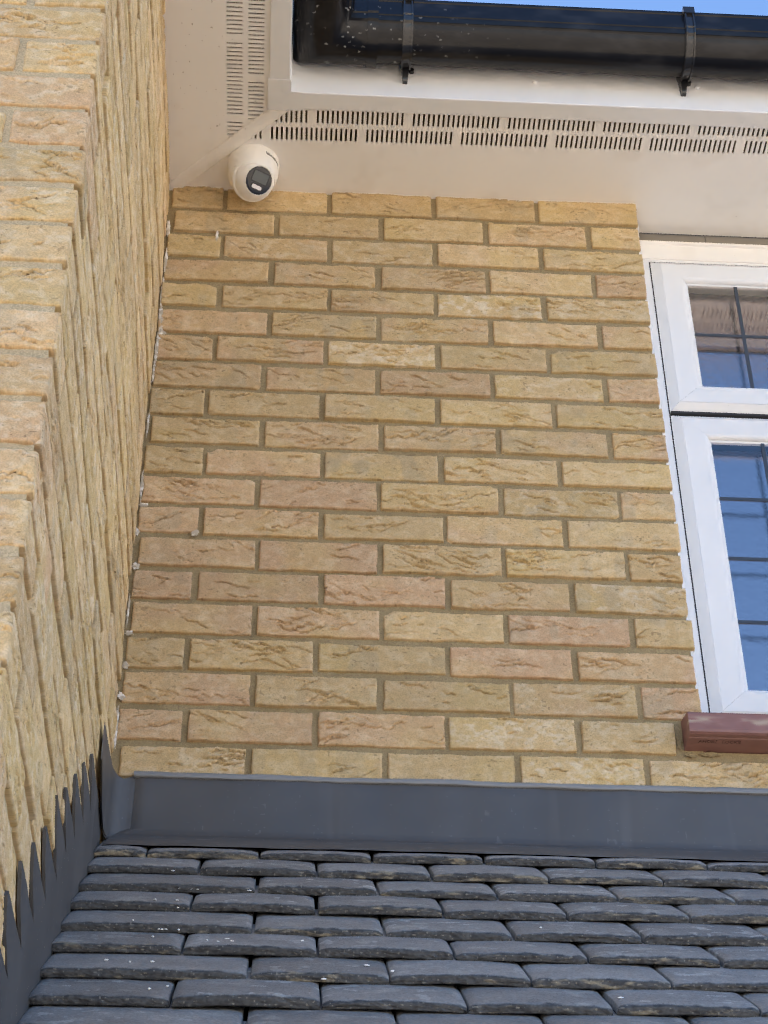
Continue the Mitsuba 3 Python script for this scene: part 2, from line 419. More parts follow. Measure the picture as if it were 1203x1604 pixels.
# ------------------------------------------------------------------ side wing (projects towards the viewer on the left)
D, WZ, WG = 1.108, -0.9246, 0.0754
rng = np.random.default_rng(23)
tone_pool = ['11', '11', '21', '12', '21', '31', '12', '20', '10', '31', '02']
for i in range(-13, 24):
    zt, zb = WZ - WG * i - .0062, WZ - WG * (i + 1) + .0062
    zt = min(zt, 0.01)
    if zt - zb < .02:
        continue
    head = i % 2 == 1                                   # header on the front face
    zc = (zt + zb) / 2
    # front face, right to left from the corner
    fw = [.1005 if head else .2145]
    x1 = XL
    k = 0
    frontcorner = None
    while x1 > -1.25:
        w = fw[0] if k == 0 else .2145
        a = x1 - w
        seen = x1 > -.62 and -2.35 < zc < -.75
        pts, F, uvm = brick_face(w - (.001 if k == 0 else 0), zt - zb + rng.normal(0, .0012), 5000 + i * 40 + k, *((.0022, .0016) if seen else (.012, .008)), depth=.014 if k == 0 else .03, rough=1.15, ends=(1, 1))
        pts = pts + [a + rng.normal(0, .001) * (k > 0), -D + rng.normal(0, .0006), zb]
        if k == 0:
            frontcorner = (pts, F, uvm)
        else:
            t = tone_pool[rng.integers(len(tone_pool))]
            obj('brick_wing__brick', (pts, F), 'm_brick', smooth=True, uv=brick_uv(uvm, int(t[0]), int(t[1])))
        x1 = a - .0105
        k += 1
    # side face, from the corner back to the main wall
    roofy = min(0.0, (zt + 1.62) / .952 + .02) if zt < -1.5 else 0.02
    y0, k = -D, 0
    while y0 < roofy - .01 or k == 0:
        w = (.2145 if head else .1005) if k == 0 else .2145
        y1 = min(y0 + w, 0.012)
        if y1 - y0 > .03:
            pts, F, uvm = brick_face(y1 - y0, zt - zb + rng.normal(0, .0018), 9000 + i * 40 + k, .005, .0016, depth=.014 if k == 0 else .03, rough=.5, edge=.5)
            pts = np.c_[-pts[:, 1] + XL + rng.normal(0, .0007), pts[:, 0] + y0 + (.0042 if k == 0 else 0) * np.clip(1 - pts[:, 0] / .03, 0, 1), pts[:, 2] + zb + rng.normal(0, .0008)]
            if k == 0:
                t = ['31', '42', '21', '11', '31', '12', '41', '02'][(i * 3 + (5 if head else 0)) % 8]
                p0, F0, u0 = frontcorner
                uvb = brick_uv(np.vstack([u0, uvm]), int(t[0]), int(t[1]))
                obj('brick_wing__brick', (np.vstack([p0, pts]), np.vstack([F0, F + len(p0)])), 'm_brick', smooth=True, uv=uvb)
            else:
                t = tone_pool[rng.integers(len(tone_pool))]
                obj('brick_wing__brick', (pts, F), 'm_brick', smooth=True, uv=brick_uv(uvm, int(t[0]), int(t[1])))
        y0 = y1 + .0105
        k += 1


def side_mortar(U, V):
    d = (meshkit.fbm(np.stack([U / .02, V / .02, 0 * U + 13], -1), 3) - .5) * .003
    return np.stack([XL - .0078 + d, U, V], -1)


def front_mortar(U, V):
    d = (meshkit.fbm(np.stack([U / .02, V / .02, 0 * U + 23], -1), 3) - .5) * .003
    return np.stack([U, -D + .0046 + d, V], -1)


obj('brick_wing__mortar', sheet(np.linspace(-D + .0042, .006, 160), np.linspace(-2.75, .02, 560), side_mortar), 'm_mortar_lit', smooth=True)
obj('brick_wing__mortar', sheet(np.linspace(-1.25, XL - .0070, 130), np.linspace(-2.75, .02, 460), front_mortar), 'm_mortar_lit', smooth=True)
obj('brick_wing__core', cat(bx(-3.2, XL - .02, -D + .02, .02, -Z0, .25), bx(-3.2, -1.25, -D, -D + .02, -Z0, .02)), 'm_mortar')
tag('brick_wing', 'pale buff brick wing projecting towards the viewer along the left edge', 'wall')

# ------------------------------------------------------------------ eaves: soffits, fascias, trims
SZ = -0.005                      # underside of the soffit boards
TZ = -0.012                      # underside of the fascia return


def slot_poly(cx, cy, L, w, along):
    r = w / 2
    a = np.linspace(0, math.pi, 6)
    pts = [(r * math.cos(t), L / 2 - r + r * math.sin(t)) for t in a] + [(r * math.cos(t), -L / 2 + r + r * math.sin(t)) for t in a + math.pi]
    if along == 'x':
        pts = [(q, p) for p, q in pts]
    return Polygon([(cx + p, cy + q) for p, q in pts])


mitA = lambda x: -0.0185 - (x + 0.320) * 0.9785        # centre line of the mitre strip, y as a function of x
slots_b, slots_l = [], []
for row, (yc, ph) in enumerate(((-.2035, -.0295), (-.1578, .0757))):
    for g in range(-3, 12):
        for k in range(18):
            x = ph + .2 * g + .01035 * k
            if x < 2.2 and yc < 9 and x > -.3:
                y = yc - .016 * (x - .1)
                cutp = slot_poly(x, y, .0355, .0043, 'y')
                if y > mitA(x) - .004 and x > -.3:
                    slots_b.append(cutp)
for row, (xc, ph) in enumerate(((-.2024, -.4005), (-.1588, -.305))):
    for g in range(-6, 3):
        for k in range(18):
            y = ph + .2 * g - .01035 * k + .0
            if -1.25 < y < 0 and y < mitA(xc) - .006:
                slots_l.append(slot_poly(xc, y, .0335, .0043, 'x'))
backp = Polygon([(XL - .01, .02), (XR + .004, .02), (XR + .004, .079), (2.6, .079), (2.6, -.262), (-.0935, -.262), (XL - .01, .0)])
backp = backp.intersection(Polygon([(-.40, mitA(-.40)), (3, mitA(-.40)), (3, 1), (-.4, 1)]).union(Polygon([(-.35, mitA(-.35)), (-.08, mitA(-.08)), (3, mitA(-.08)), (3, .5), (-.35, .5)])))
leftp = Polygon([(XL - .012, -.002), (XL - .012, -1.37), (-.0935, -1.37), (-.0935, mitA(-.0935)), (XL + .002, mitA(XL + .002))])
backp = backp.difference(unary_union(slots_b))
leftp = leftp.difference(unary_union(slots_l))


def slab(poly, z, th):
    ps = [g for g in getattr(poly, 'geoms', [poly]) if g.area > 1e-4]
    ms = []
    for g in ps:
        m = trimesh.creation.extrude_polygon(g, th, engine='earcut')
        m.apply_translation((0, 0, z))
        ms.append(m)
    return cat(*ms)


obj('eaves__soffit_board', slab(backp, SZ, .0035), 'm_soffit')
obj('eaves__soffit_board', slab(leftp, SZ + .0015, .0035), 'm_soffit')
# mitre cover strip, slightly domed
dirv = np.array([.2200, -.2153, 0]) / np.linalg.norm([.2200, -.2153])
nrmv = np.array([dirv[1], -dirv[0], 0])
prof = [(-.0180, SZ + .001), (-.0179, SZ - .0040), (-.0165, SZ - .0056), (-.012, SZ - .0064), (-.004, SZ - .0072), (.002, SZ - .0070), (.007, SZ - .0058), (.0100, SZ - .0040), (.0105, SZ + .001)]
p0, p1 = np.array([-.350, mitA(-.350), 0]), np.array([-.098, mitA(-.098), 0])
rows = [[p + nrmv * a + np.array([0, 0, z]) for a, z in prof] for p in (p0, (p0 + p1) / 2, p1)]
obj('eaves__mitre_strip', strip(rows), 'm_soffit', smooth=20)
tag('eaves__mitre_strip', 'diagonal cover strip over the corner of the two soffits')
# fascias: face at y = -.268 / x = -.0885, return under them
FY, FX = -0.2685, -0.0885


def fascia_prof():
    pts = [(-.0425, SZ + .004), (-.0425, TZ + .0016), (-.0410, TZ), (-.0030, TZ), (-.0008, TZ + .0007), (0, TZ + .003), (0, .215), (-.012, .215), (-.012, SZ + .004)]
    return pts


fp = fascia_prof()
obj('eaves__fascia_board', extrude_x([(FY - a, z) for a, z in fp], -.0655, 2.6), 'm_upvc')
m = extrude_x([(FY - a, z) for a, z in fp], -1.37, -.3005)
v = np.array(m.vertices)
obj('eaves__fascia_board', trimesh.Trimesh(np.c_[FX + (FY - v[:, 1]), v[:, 0], v[:, 2]], m.faces[:, ::-1], process=False), 'm_upvc')
# corner cover piece wraps both fascias, 2 mm proud
o = .0022
cc = unary_union([sbox(FX - .0455, FY - .0315, FX + o, FY + .0455), sbox(FX - .0455, FY - o, FX + .0245, FY + .0455)])
face = unary_union([sbox(FX - .010, -.3005 - .0015, FX + o, FY - o), sbox(FX, FY - o, FX + .0245, FY + .008)])
obj('eaves__fascia_corner', cat(slab(cc, TZ - o, .006), slab(face, TZ - o + .006, .205)), 'm_upvc')
tag('eaves__fascia_corner', 'white corner cover where the two fascias meet')
obj('eaves__box_lining', cat(bx(XL - .1, 2.6, -.25, .08, .213, .216), bx(XL - .1, 2.6, .08, .09, .012, .213), bx(XL - .1, -.10, -1.37, -.25, .213, .216)), 'm_timber')
for x, z in ((.4223, .0995), (.4205, .0540), (.7664, .1064), (.7612, .0586), (-.0720, .100)):
    mm = trimesh.creation.cylinder(radius=.0048, height=.004, sections=14)
    dm = trimesh.creation.icosphere(subdivisions=2, radius=.0048)
    dm.apply_scale((1, 1, .55))
    dm.apply_translation((0, 0, .002))
    mm = cat(mm, dm)
    mm.apply_transform(trimesh.transformations.rotation_matrix(math.pi / 2, (1, 0, 0)))
    mm.apply_translation((x, FY - .0015, z))
    obj('eaves__nail_cap', mm, 'm_upvc', smooth=40)
tag('eaves', 'white plastic box eaves with slotted soffits and fascias around the inside corner', 'eaves')

# wing front eaves and roofs (above the picture; they shade the scene)
roof = cat(bx(-.0, 1, 0, 1, 0, .05))
pm = trimesh.Trimesh([[-.36, -.30, .222], [3.2, -.30, .222], [3.2, 4.0, 3.83], [-2.5, 4.0, 3.83], [-2.5, 1.87, 2.04]], [[0, 1, 2], [0, 2, 3], [0, 3, 4]], process=False)
lm = trimesh.Trimesh([[-.12, -1.40, .222], [-.12, .2, .222], [-2.5, 2.2, 2.22], [-2.5, -1.40, 2.22], [-3.3, -1.4, 1.5]], [[0, 1, 2], [0, 2, 3]], process=False)
obj('house_roof', cat(pm, lm), 'm_dark')
tag('house_roof', 'dark main roof slopes rising behind the gutter', 'roof')

# ------------------------------------------------------------------ gutter
def gutter_profile(off=0.0):
    pts = [(.004, .150), (.004, .120)]
    for t in np.linspace(10, 90, 12):                                   # back and bottom
        a = math.radians(t)
        pts.append((.060 - .056 * math.cos(a), .118 - .073 * math.sin(a)))
    for t in np.linspace(82, 28, 9):
        a = math.radians(t)
        pts.append((.060 + .055 * math.cos(a), .118 - .073 * math.sin(a)))
    pts += [(.1110, .0865), (.1140, .0880), (.1165, .0960), (.1170, .1000), (.1190, .1015), (.1195, .143), (.1215, .1455), (.1215, .1500), (.1190, .1520), (.1150, .1520)]
    pts = np.array(pts)
    if off:
        d = np.gradient(pts, axis=0)
        nn = np.c_[d[:, 1], -d[:, 0]]
        nn /= np.linalg.norm(nn, axis=1, keepdims=True)
        pts = pts - nn * off * np.sign(((pts - [.06, .2]) * -nn).sum(1))[:, None]
        pts[0, 1] = pts[-1, 1] = .152
    return pts


def full_profile(off, th):
    a, b = gutter_profile(off), gutter_profile(off - th)
    return np.vstack([a, b[::-1]])


GP = full_profile(0, .0028)


def sweep(path, prof_):
    """path: list of functions offset -> (x, y)."""
    rows = [[(*f(o_), z) for o_, z in prof_] for f in path]
    V_, F_ = strip(rows, closed=True)
    n = len(prof_)
    m_ = trimesh.Trimesh(V_, np.vstack([F_[:, [0, 1, 2]], F_[:, [0, 2, 3]]]), process=False)
    tri = trimesh.creation.triangulate_polygon(Polygon(prof_).buffer(0), engine='earcut')
    caps = []
    for f in (path[0], path[-1]):
        caps.append(trimesh.Trimesh([(*f(a_), b_) for a_, b_ in tri[0]], tri[1], process=False))
    return cat(m_, *caps)


GY = FY - .001
GX = FX + .001
rise = .010


def bk(x):
    return lambda o_: (x, GY - o_)


def lf(y):
    return lambda o_: (GX + o_, y)


corner = lambda o_: (GX + o_, GY - o_)
obj('gutter__gutter_length', sweep([bk(2.6), bk(.083)], GP), 'm_gutter', smooth=25)
obj('gutter__gutter_length', sweep([lf(-.475), lf(-1.4)], GP), 'm_gutter', smooth=25)
CP = full_profile(.0045, .0065)
obj('gutter__corner_piece', sweep([bk(.0655), corner, lf(-.455)], CP), 'm_gutter', smooth=25)
UP = full_profile(.0075, .009)
obj('gutter__union_collar', sweep([bk(.0870), bk(.0650)], UP), 'm_gutter', smooth=25)
obj('gutter__union_collar', sweep([lf(-.455), lf(-.475)], UP), 'm_gutter', smooth=25)
tag('gutter__corner_piece', 'black gutter corner piece spattered with pale specks')


def bracket(x):
    ring = Polygon([(-o_ + GY, z) for o_, z in full_profile(.0056, .0050)]).buffer(0)
    rib = Polygon([(-o_ + GY, z) for o_, z in full_profile(.0100, .0090)]).buffer(0)
    leg = Polygon([(FY - .0005, .125), (FY - .0005, .034), (FY - .009, .0335), (FY - .013, .040), (FY - .045, .0415 + .012), (FY - .020, .075)])
    leg2 = Polygon([(FY - .0005, .105), (FY - .0005, .034), (FY - .009, .0335), (FY - .030, .060), (FY - .026, .078)])
    lip = sbox(GY - .131, .138, GY - .117, .158)
    ms = [extrude_x(p_, x - .0105, x + .0105) for p_ in getattr(ring.difference(sbox(-9, .1545, 9, 9)), 'geoms', [ring])]
    for s in (-.0095, .0065):
        for p_ in getattr(rib, 'geoms', [rib]):
            ms.append(extrude_x(p_, x + s, x + s + .003))
    ms.append(trimesh.convex.convex_hull([(x + sx, FY - a_, z_) for a_, z_, w_ in ((.0005, .105, .0105), (.034, .088, .0105), (.0005, .030, .0048), (.0085, .0295, .0044), (.012, .034, .0050)) for sx in (-w_, w_)]))
    ms.append(extrude_x(lip, x - .0118, x + .0118))
    lug = trimesh.creation.cylinder(radius=.0055, height=.008, sections=16)
    lug.apply_transform(trimesh.transformations.rotation_matrix(math.pi / 2, (1, 0, 0)))
    lug.apply_translation((x + .014, FY - .004, .070))
    ms.append(lug)
    return cat(*ms)


for x in (.1480, .7300, 1.3100, 1.8900):
    obj('gutter__gutter_bracket', bracket(x), 'm_bracket', smooth=30)
tag('gutter', 'glossy black plastic gutter with clip brackets below the blue sky', 'gutter')

# ------------------------------------------------------------------ window
def rect_loop(x0, x1, z0, z1, ins, y):
    return [(x0 + ins, y, z0 + ins), (x1 - ins, y, z0 + ins), (x1 - ins, y, z1 - ins), (x0 + ins, y, z1 - ins)]


def mitred(x0, x1, z0, z1, prof_, gap=.00022):
    """Four mitred rails; prof_ lists (inset, y) from the outer edge to the glass."""
    loops = [np.array(rect_loop(x0, x1, z0, z1, i_, y_)) for i_, y_ in prof_]
    ms = []
    for s in range(4):
        a, b = s, (s + 1) % 4
        rows = []
        for L in loops:
            d = (L[b] - L[a]) / np.linalg.norm(L[b] - L[a])
            rows.append([L[a] + d * gap, L[b] - d * gap])
        V_, F_ = strip(rows)
        ms.append(trimesh.Trimesh(V_, np.vstack([F_[:, [0, 1, 2]], F_[:, [0, 2, 3]]]), process=False))
    return cat(*ms)


SASH = [(0, .084), (0, .0800), (.0006, .0778), (.0030, .0752), (.0150, .0650), (.0172, .0632), (.0180, .0626), (.0184, .0642), (.0194, .0642), (.0198, .0626), (.0560, .0626), (.0605, .0630), (.0640, .0641),
        (.0668, .0660), (.0690, .0690), (.0700, .0722), (.0712, .0726), (.0728, .0728), (.0740, .0742), (.0740, .0800)]
obj('window__frame', cat(mitred(.655, 1.85, -1.36, -.086, [(0, .14), (0, .080), (.058, .080), (.060, .083), (.060, .14)]),
                         bx(.69, 1.80, .0803, .14, -.575, -.529), bx(1.235, 1.315, .0807, .14, -1.3, -.146)), 'm_upvc')
tag('window__frame', 'white plastic outer frame')
SX0, SX1 = .7035, 1.2650
for n, (z0, z1) in enumerate(((-.5495, -.1015), (-1.3050, -.5560))):
    for (xa, xb) in ((SX0, SX1), (1.285, 1.82)):
        sash = obj('window__sash', mitred(xa, xb, z0, z1, SASH), 'm_upvc')
        gx0, gx1, gz0, gz1 = xa + .0738, xb - .0738, z0 + .0738, z1 - .0738
        q = trimesh.Trimesh([[gx0, .0735, gz0], [gx1, .0735, gz0], [gx1, .0735, gz1], [gx0, .0735, gz1]], [[0, 1, 2], [0, 2, 3]], process=False)
        obj(sash + '__pane', q, 'm_glass')
        q2 = q.copy()
        q2.apply_translation((0, .024, 0))
        obj(sash + '__inner_pane', q2, 'm_glass_obscured')
        zs = [-.3265] if n == 0 else [-.7790, -.9285, -1.0790]
        for zb in zs:
            obj(sash + '__glazing_bar', bx(gx0 + .0005, gx1 - .0005, .0708, .0730, zb - .0036, zb + .0036), 'm_bar')
        nv = 4 if xa < 1 else 4
        for k in range(1, nv):
            xb_ = gx0 + (gx1 - gx0) * k / nv
            obj(sash + '__glazing_bar', bx(xb_ - .0036, xb_ + .0036, .0711, .0729, gz0 + .0005, gz1 - .0005), 'm_bar')
gk = []
for (z0, z1) in ((-.5495, -.1015), (-1.3050, -.5560)):
    gk.append(mitred(SX0 - .0026, SX1 + .003, z0 - .0030, z1 + .003, [(.0008, .0800), (.0008, .0785), (.0060, .0785)]))
gk.append(bx(SX0 + .001, SX1 - .001, .0715, .0801, -.5530, -.5490))
obj('window__gasket', cat(*gk), 'm_gasket')
# head: grey packing strip and cream drip trim above the frame
obj('window__packing_strip', cat(bx(.66, .835, .0832, .11, -.045, SZ + .003), bx(.8365, 1.85, .0828, .11, -.045, SZ + .003)), 'm_head')
tag('window__packing_strip', 'grey strip between soffit and window head')
ht = [(.11, -.036), (.0740, -.037), (.0700, -.0395), (.0690, -.044), (.0700, -.0465), (.0745, -.0485), (.0760, -.052), (.0770, -.0900), (.11, -.0900)]
obj('window__head_trim', extrude_x(ht, .6570, 1.85), 'm_soffit', smooth=25)
# sealant bead between brick and frame, wavy edge against the bricks
zz = np.linspace(-1.36, -.05, 300)
wv = .0016 * np.sin(zz * 2 * math.pi / .075 + .6) + .002 * (meshkit.fbm(np.c_[zz / .012, 0 * zz, 0 * zz], 3) - .5)
xl_ = .668 + wv
obj('window__sealant', strip([np.c_[xl_ - .01, 0 * zz + .012, zz], np.c_[xl_ + .0015, 0 * zz + .010, zz], np.c_[xl_ + .0060, 0 * zz + .030, zz], np.c_[0 * zz + .683, 0 * zz + .0795, zz]]), 'm_upvc', smooth=True)
tag('window__sealant', 'wavy white sealant bead against the brick edge')
# tile sill
SY = -.049
sp = [(.10, -1.330), (.02, -1.3450), (SY + .006, -1.3630), (SY + .0018, -1.3650), (SY, -1.3690), (SY, -1.4000), (SY + .0010, -1.4045), (SY + .0055, -1.4068), (SY + .0145, -1.4070), (SY + .0152, -1.4062), (SY + .0162, -1.4062),
      (SY + .0170, -1.4073), (.012, -1.4085), (.10, -1.409)]
obj('window__sill', extrude_x(sp, .6310, 1.9), 'm_sill')
tag('window__sill', 'reddish brown clay tile sill smeared with pale mortar')
tm = meshkit.text_mesh('AHOBI   LOCKS', .0072, .0006)
v = np.array(tm.vertices)
tm = trimesh.Trimesh(np.c_[v[:, 0] + .650, SY + .0300 - v[:, 1] * 1.0, -1.4079 - v[:, 2] * .6], tm.faces, process=False)
obj('window__sill__lettering', tm, 'm_stamp')
tag('window__sill__lettering', 'worn stamped lettering under the sill nose')
obj('window__sill_bedding', cat(trimesh.Trimesh(*[a for a in (smear(.6235, .003, -1.388, .008, .026, 71).vertices, smear(.6235, .003, -1.388, .008, .026, 71).faces)], process=False),
                                 smear(.640, .0, -1.420, .014, .007, 72), smear(.675, .003, -1.417, .03, .006, 73)), 'm_mortar', smooth=True)
tag('window', 'white plastic window with leaded panes and a brown tile sill right of the brick wall', 'window')
obj('room_interior', cat(bx(.5, 3.0, 3.0, 3.02, -3.0, .2), bx(.5, 3.0, .15, 3.0, -3.02, -3.0), bx(.5, 3.0, .15, 3.0, .0, .02), bx(.48, .5, .15, 3.0, -3.0, .2), bx(3.0, 3.02, .15, 3.0, -3.0, .2)), 'm_room')
tag('room_interior', 'dim room behind the window glass', kind='structure')

# ------------------------------------------------------------------ lean-to tiled roof
PITCH = math.atan(.952)
RZ = -1.5917                     # height of the tile noses' plane at the wall
NOSE = [.206, .303, .4046, .5057, .6130, .7090, .8131, .9150, 1.0130, 1.114, 1.216, 1.318, 1.420, 1.52, 1.62, 1.72]
TILT = math.radians(35.6)
TH = .0135
et = np.array([0, -math.cos(TILT), -math.sin(TILT)])     # down the tile
en = np.array([0, -math.sin(TILT), math.cos(TILT)])      # out of the tile
ODDX, EVENX, TW = .0881, .0005, .1731


def nose_point(s):
    """Lower edge of the nose on the roof plane."""
    return np.array([0, -s * math.cos(PITCH), RZ - s * math.sin(PITCH)])


TILES = [0]


def tile_mesh(x0, x1, s, seed, cutl=False):
    rng = np.random.default_rng(seed)
    w = x1 - x0
    th = TH + rng.normal(0, .0008)
    # section: (distance from the nose up the tile, height above its underside, v)
    sec = [(.19, th, .0), (.10, th, .1), (.06, th + .0004, .18), (.03, th + .0004, .26), (.012, th + .0002, .34), (.0055, th - .0001, .40), (.0026, th - .0009, .45), (.0009, th - .0022, .49), (.0, th - .0042, .56), (-.0004, th * .52, .62), (-.0002, th * .38, .68),
           (.0002, th * .25, .74), (.0004, th * .12, .82), (.0012, .0, .92), (.19, .0, 1.0)]
    us = np.r_[0, .0006, .002, .0045, np.linspace(.008, w - .008, 46), w - .0045, w - .002, w - .0006, w]
    o = rng.uniform(0, 900, 3)
    rows, uv = [], []
    base = nose_point(s) + en * rng.normal(0, .0006)
    cam_ = rng.uniform(.0010, .0032)
    yaw = rng.normal(0, .006)
    for j, (d, hgt, vv) in enumerate(sec):
        q = np.c_[us / .03 + o[0], np.full(len(us), j * .35 + o[1]), np.full(len(us), o[2])]
        n_ = meshkit.fbm(q, 3) - .5
        n2 = meshkit.fbm(np.c_[us / .0045 + o[0], np.full(len(us), j * 1.1 + o[1]), np.full(len(us), o[2])], 3) - .5
        tail = .5 < vv < .95
        f = us / w * 2 - 1
        e = np.minimum(us, w - us)
        rnd_ = np.clip(1 - e / .012, 0, 1) ** 2
        hh = hgt + cam_ * (1 - f * f) + (n_ * .0018 if hgt > .002 else n_ * .0012)
        dd = d + n_ * .0035 + (n2 * .0046 if tail else n2 * .0006)
        if hgt > th * .5:
            hh = hh - rnd_ * .0036
        if vv < .95 and d < .05:
            dd = dd + rnd_ * .0028 + yaw * (us - w / 2)
        hh = np.where((us == 0) | (us == w), np.minimum(hh, .001 + cam_ * .2), hh)
        pts = base + np.outer(hh, en) - np.outer(dd, et)
        pts[:, 0] = x0 + us
        rows.append(pts)
        uv.append(np.c_[TILES[0] * 2 + us * 4 + .02, np.full(len(us), vv)])
    TILES[0] += 1
    V_, F_ = strip(rows)
    return V_, F_, np.vstack(uv)


for r, s in enumerate(NOSE):
    ph = ODDX if r % 2 == 0 else EVENX
    for k in range(-4, 9):
        a, b = ph + TW * (k - 1) + .0014, ph + TW * k - .0014
        if b < XL + .01 or (r % 2 == 0 and r > 0 and b < -.2):
            continue
        if r % 2 == 0 and r > 0 and a < -.2:
            a = XL                                   # tile and a half against the side wall
        a = max(a, XL + .002)
        if b - a < .04:
            continue
        jr = np.random.default_rng(300 + r * 40 + k)
        V_, F_, uv_ = tile_mesh(a + jr.normal(0, .001), b + jr.normal(0, .001), s + jr.normal(0, .0015), 7000 + r * 40 + k)
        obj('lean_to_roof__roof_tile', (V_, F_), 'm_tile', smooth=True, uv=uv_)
dk = trimesh.Trimesh([[XL - .002, .0, RZ - .035], [2.0, .0, RZ - .035], [2.0, -1.3, RZ - .035 - 1.3 * .952], [XL - .002, -1.3, RZ - .035 - 1.3 * .952]], [[0, 1, 2], [0, 2, 3]], process=False)
obj('lean_to_roof__underlay', dk, 'm_dark')
tag('lean_to_roof', 'sloping lean-to roof of dark grey clay tiles below the lead flashing', 'roof')

# mortar crumbs on the tiles: (x, roof row, distance above the nose)
CR = [(-.210, 1, .002), (-.195, 2, -.001), (-.178, 2, -.001), (-.168, 2, -.0005), (-.148, 2, .0), (-.096, 2, .0), (-.222, 3, .004), (-.192, 3, .004), (-.190, 3, -.001), (-.243, 4, .006), (-.208, 4, .003), (-.199, 4, .001), (-.204, 4, -.001),
      (-.182, 4, -.001), (-.213, 5, .05), (-.142, 5, .03), (-.128, 5, .02), (-.117, 5, .045), (-.110, 5, .025), (-.02, 5, .045), (-.262, 6, .045), (-.232, 6, .035), (-.205, 6, .04), (.090, 6, .01), (.006, 6, -.001), (.060, 6, .05), (-.18, 7, .05), (-.20, 7, .03),
      (.30, 4, .03), (.36, 7, .04)]
rng = np.random.default_rng(77)
for i, (x, row, d) in enumerate(CR):
    m = trimesh.creation.icosphere(subdivisions=2, radius=1)
    v = np.array(m.vertices)
    v = v * (.55 + .9 * meshkit.fbm(v * 1.7 + i * 5.1, 3))[:, None] * [rng.uniform(.0016, .0042), rng.uniform(.0012, .0024), .0011]
    a = rng.uniform(0, 3.1)
    v = np.c_[v[:, 0] * math.cos(a) - v[:, 1] * math.sin(a), v[:, 0] * math.sin(a) + v[:, 1] * math.cos(a), v[:, 2]]
    b = nose_point(NOSE[row])
    hgt = TH + .0030 if d > .003 else TH * .5
    dd = d if d > .003 else -.0012
    v = np.c_[v[:, 0], np.zeros((len(v), 2))] + np.outer(v[:, 1], et) + np.outer(v[:, 2], en) + b + en * hgt - et * dd + [x, 0, 0]
    k = obj('mortar_crumb', trimesh.Trimesh(v, m.faces, process=False), 'm_crumb', smooth=True)
    tag(k, 'tiny white mortar crumb on the dark roof tiles', 'mortar crumb', 'white mortar crumbs scattered on the roof tiles')

# ------------------------------------------------------------------ lead flashings
def wob(x, a, s=0.0):
    return a * (meshkit.fbm(np.c_[np.asarray(x) / .11 + s, 0 * np.asarray(x) + s, 0 * np.asarray(x)], 3) - .5)


xs = np.linspace(-.297, 1.95, 220)
sec = [(.010, -1.4935), (-.0050, -1.4945), (-.0078, -1.4975), (-.0082, -1.52), (-.0085, -1.56), (-.0092, -1.598), (-.0110, -1.6085), (-.0170, -1.6165), (-.030, -1.6245), (-.080, -1.6590), (-.1350, -1.6975), (-.1410, -1.7030), (-.1420, -1.7075), (-.08, -1.664)]
rows = []
for j, (y, z) in enumerate(sec):
    f = .6 if j > 8 else .25
    xj = np.linspace(-.297 if j < 6 else -.327, 1.95, 220)
    rows.append(np.c_[xj, y - (.0025 if 0 < j < 6 else 0) - f * wob(xs, .010, 4 + j * .05), z + np.maximum(wob(xs, .007, 9) * f, -.0004)])
for q in rows:
    q[0, 1] += .0028
obj('apron_flashing__lead_sheet', strip(rows), 'm_lead', smooth=True)
bead = [(.004, -1.4880), (-.0050, -1.4885), (-.0108, -1.4915), (-.0136, -1.4965), (-.0140, -1.5005), (-.0126, -1.5034), (.004, -1.5020)]
xs2 = np.linspace(-.300, 1.95, 400)
obj('apron_flashing__sealant_bead', strip([np.c_[xs2, y + wob(xs2, .004, j), z + wob(xs2 * 3, .0035, 3 + j * .1)] for j, (y, z) in enumerate(bead)]), 'm_grey_bead', smooth=True)
tag('apron_flashing__sealant_bead', 'pale grey sealant bead along the top edge of the lead')
# corner sheet: coved from the back wall round to the side wall
path = [(-.285, -.0065), (-.303, -.0066), (-.316, -.0085), (-.325, -.0135), (-.3305, -.022), (-.3335, -.034), (-.3345, -.060), (-.3345, -.10), (-.3345, -.150), (-.3345, -.215)]
topz = [-1.4965, -1.4990, -1.505, -1.503, -1.499, -1.499, -1.501, -1.509, -1.518, -1.528]
botz = [-1.612, -1.616, -1.617, -1.621, -1.626, -1.633, -1.642, -1.655, -1.648, -1.60]
rows = []
for t in np.linspace(0, 1, 12):
    rows.append([(x, y, zt_ + (zb_ - zt_) * t) for (x, y), zt_, zb_ in zip(path, topz, botz)])
rows.append([(x + .006 * (i < 5) + .004, y - .010, zb_ - .006) for i, ((x, y), zb_) in enumerate(zip(path, botz))])
obj('apron_flashing__corner_sheet', strip(rows), 'm_lead', smooth=True)
tag('apron_flashing__corner_sheet', 'lead corner sheet coved up the side wall')
tag('apron_flashing', 'grey lead apron flashing along the foot of the brick wall above the tiles', 'flashing')

# stepped flashing up the side wall: horizontal edges tucked into the bed joints
pts = []
ybase = lambda z: (z + 1.5917 + .012) / .952
rng = np.random.default_rng(3)
steps = []
i = 9
zk = -1.642
y_in = -.184
while zk > -2.75:
    steps.append((y_in + rng.normal(0, .004), zk + rng.normal(0, .002)))
    zk -= .0715
    y_in -= .0755
upper = []
for k, (yi, z_) in enumerate(steps):
    upper += [(yi + .012, z_ + .003), (yi - .03, z_ + .0015), (yi - .105, z_), (yi - .132 + rng.normal(0, .004), z_ - .001), (yi - .136, z_ - .009), (yi - .108, z_ - .040)]
poly = Polygon([(-.10, -1.640), *upper, (steps[-1][0] - .1, -2.9), (steps[-1][0] + .2, -2.9), (ybase(-2.3) + .0, -2.3 - .02), (-.085, -1.6895)]).buffer(0)
m = trimesh.creation.extrude_polygon(poly, .0042, engine='earcut')
m = m.subdivide_to_size(.02)
v = np.array(m.vertices)
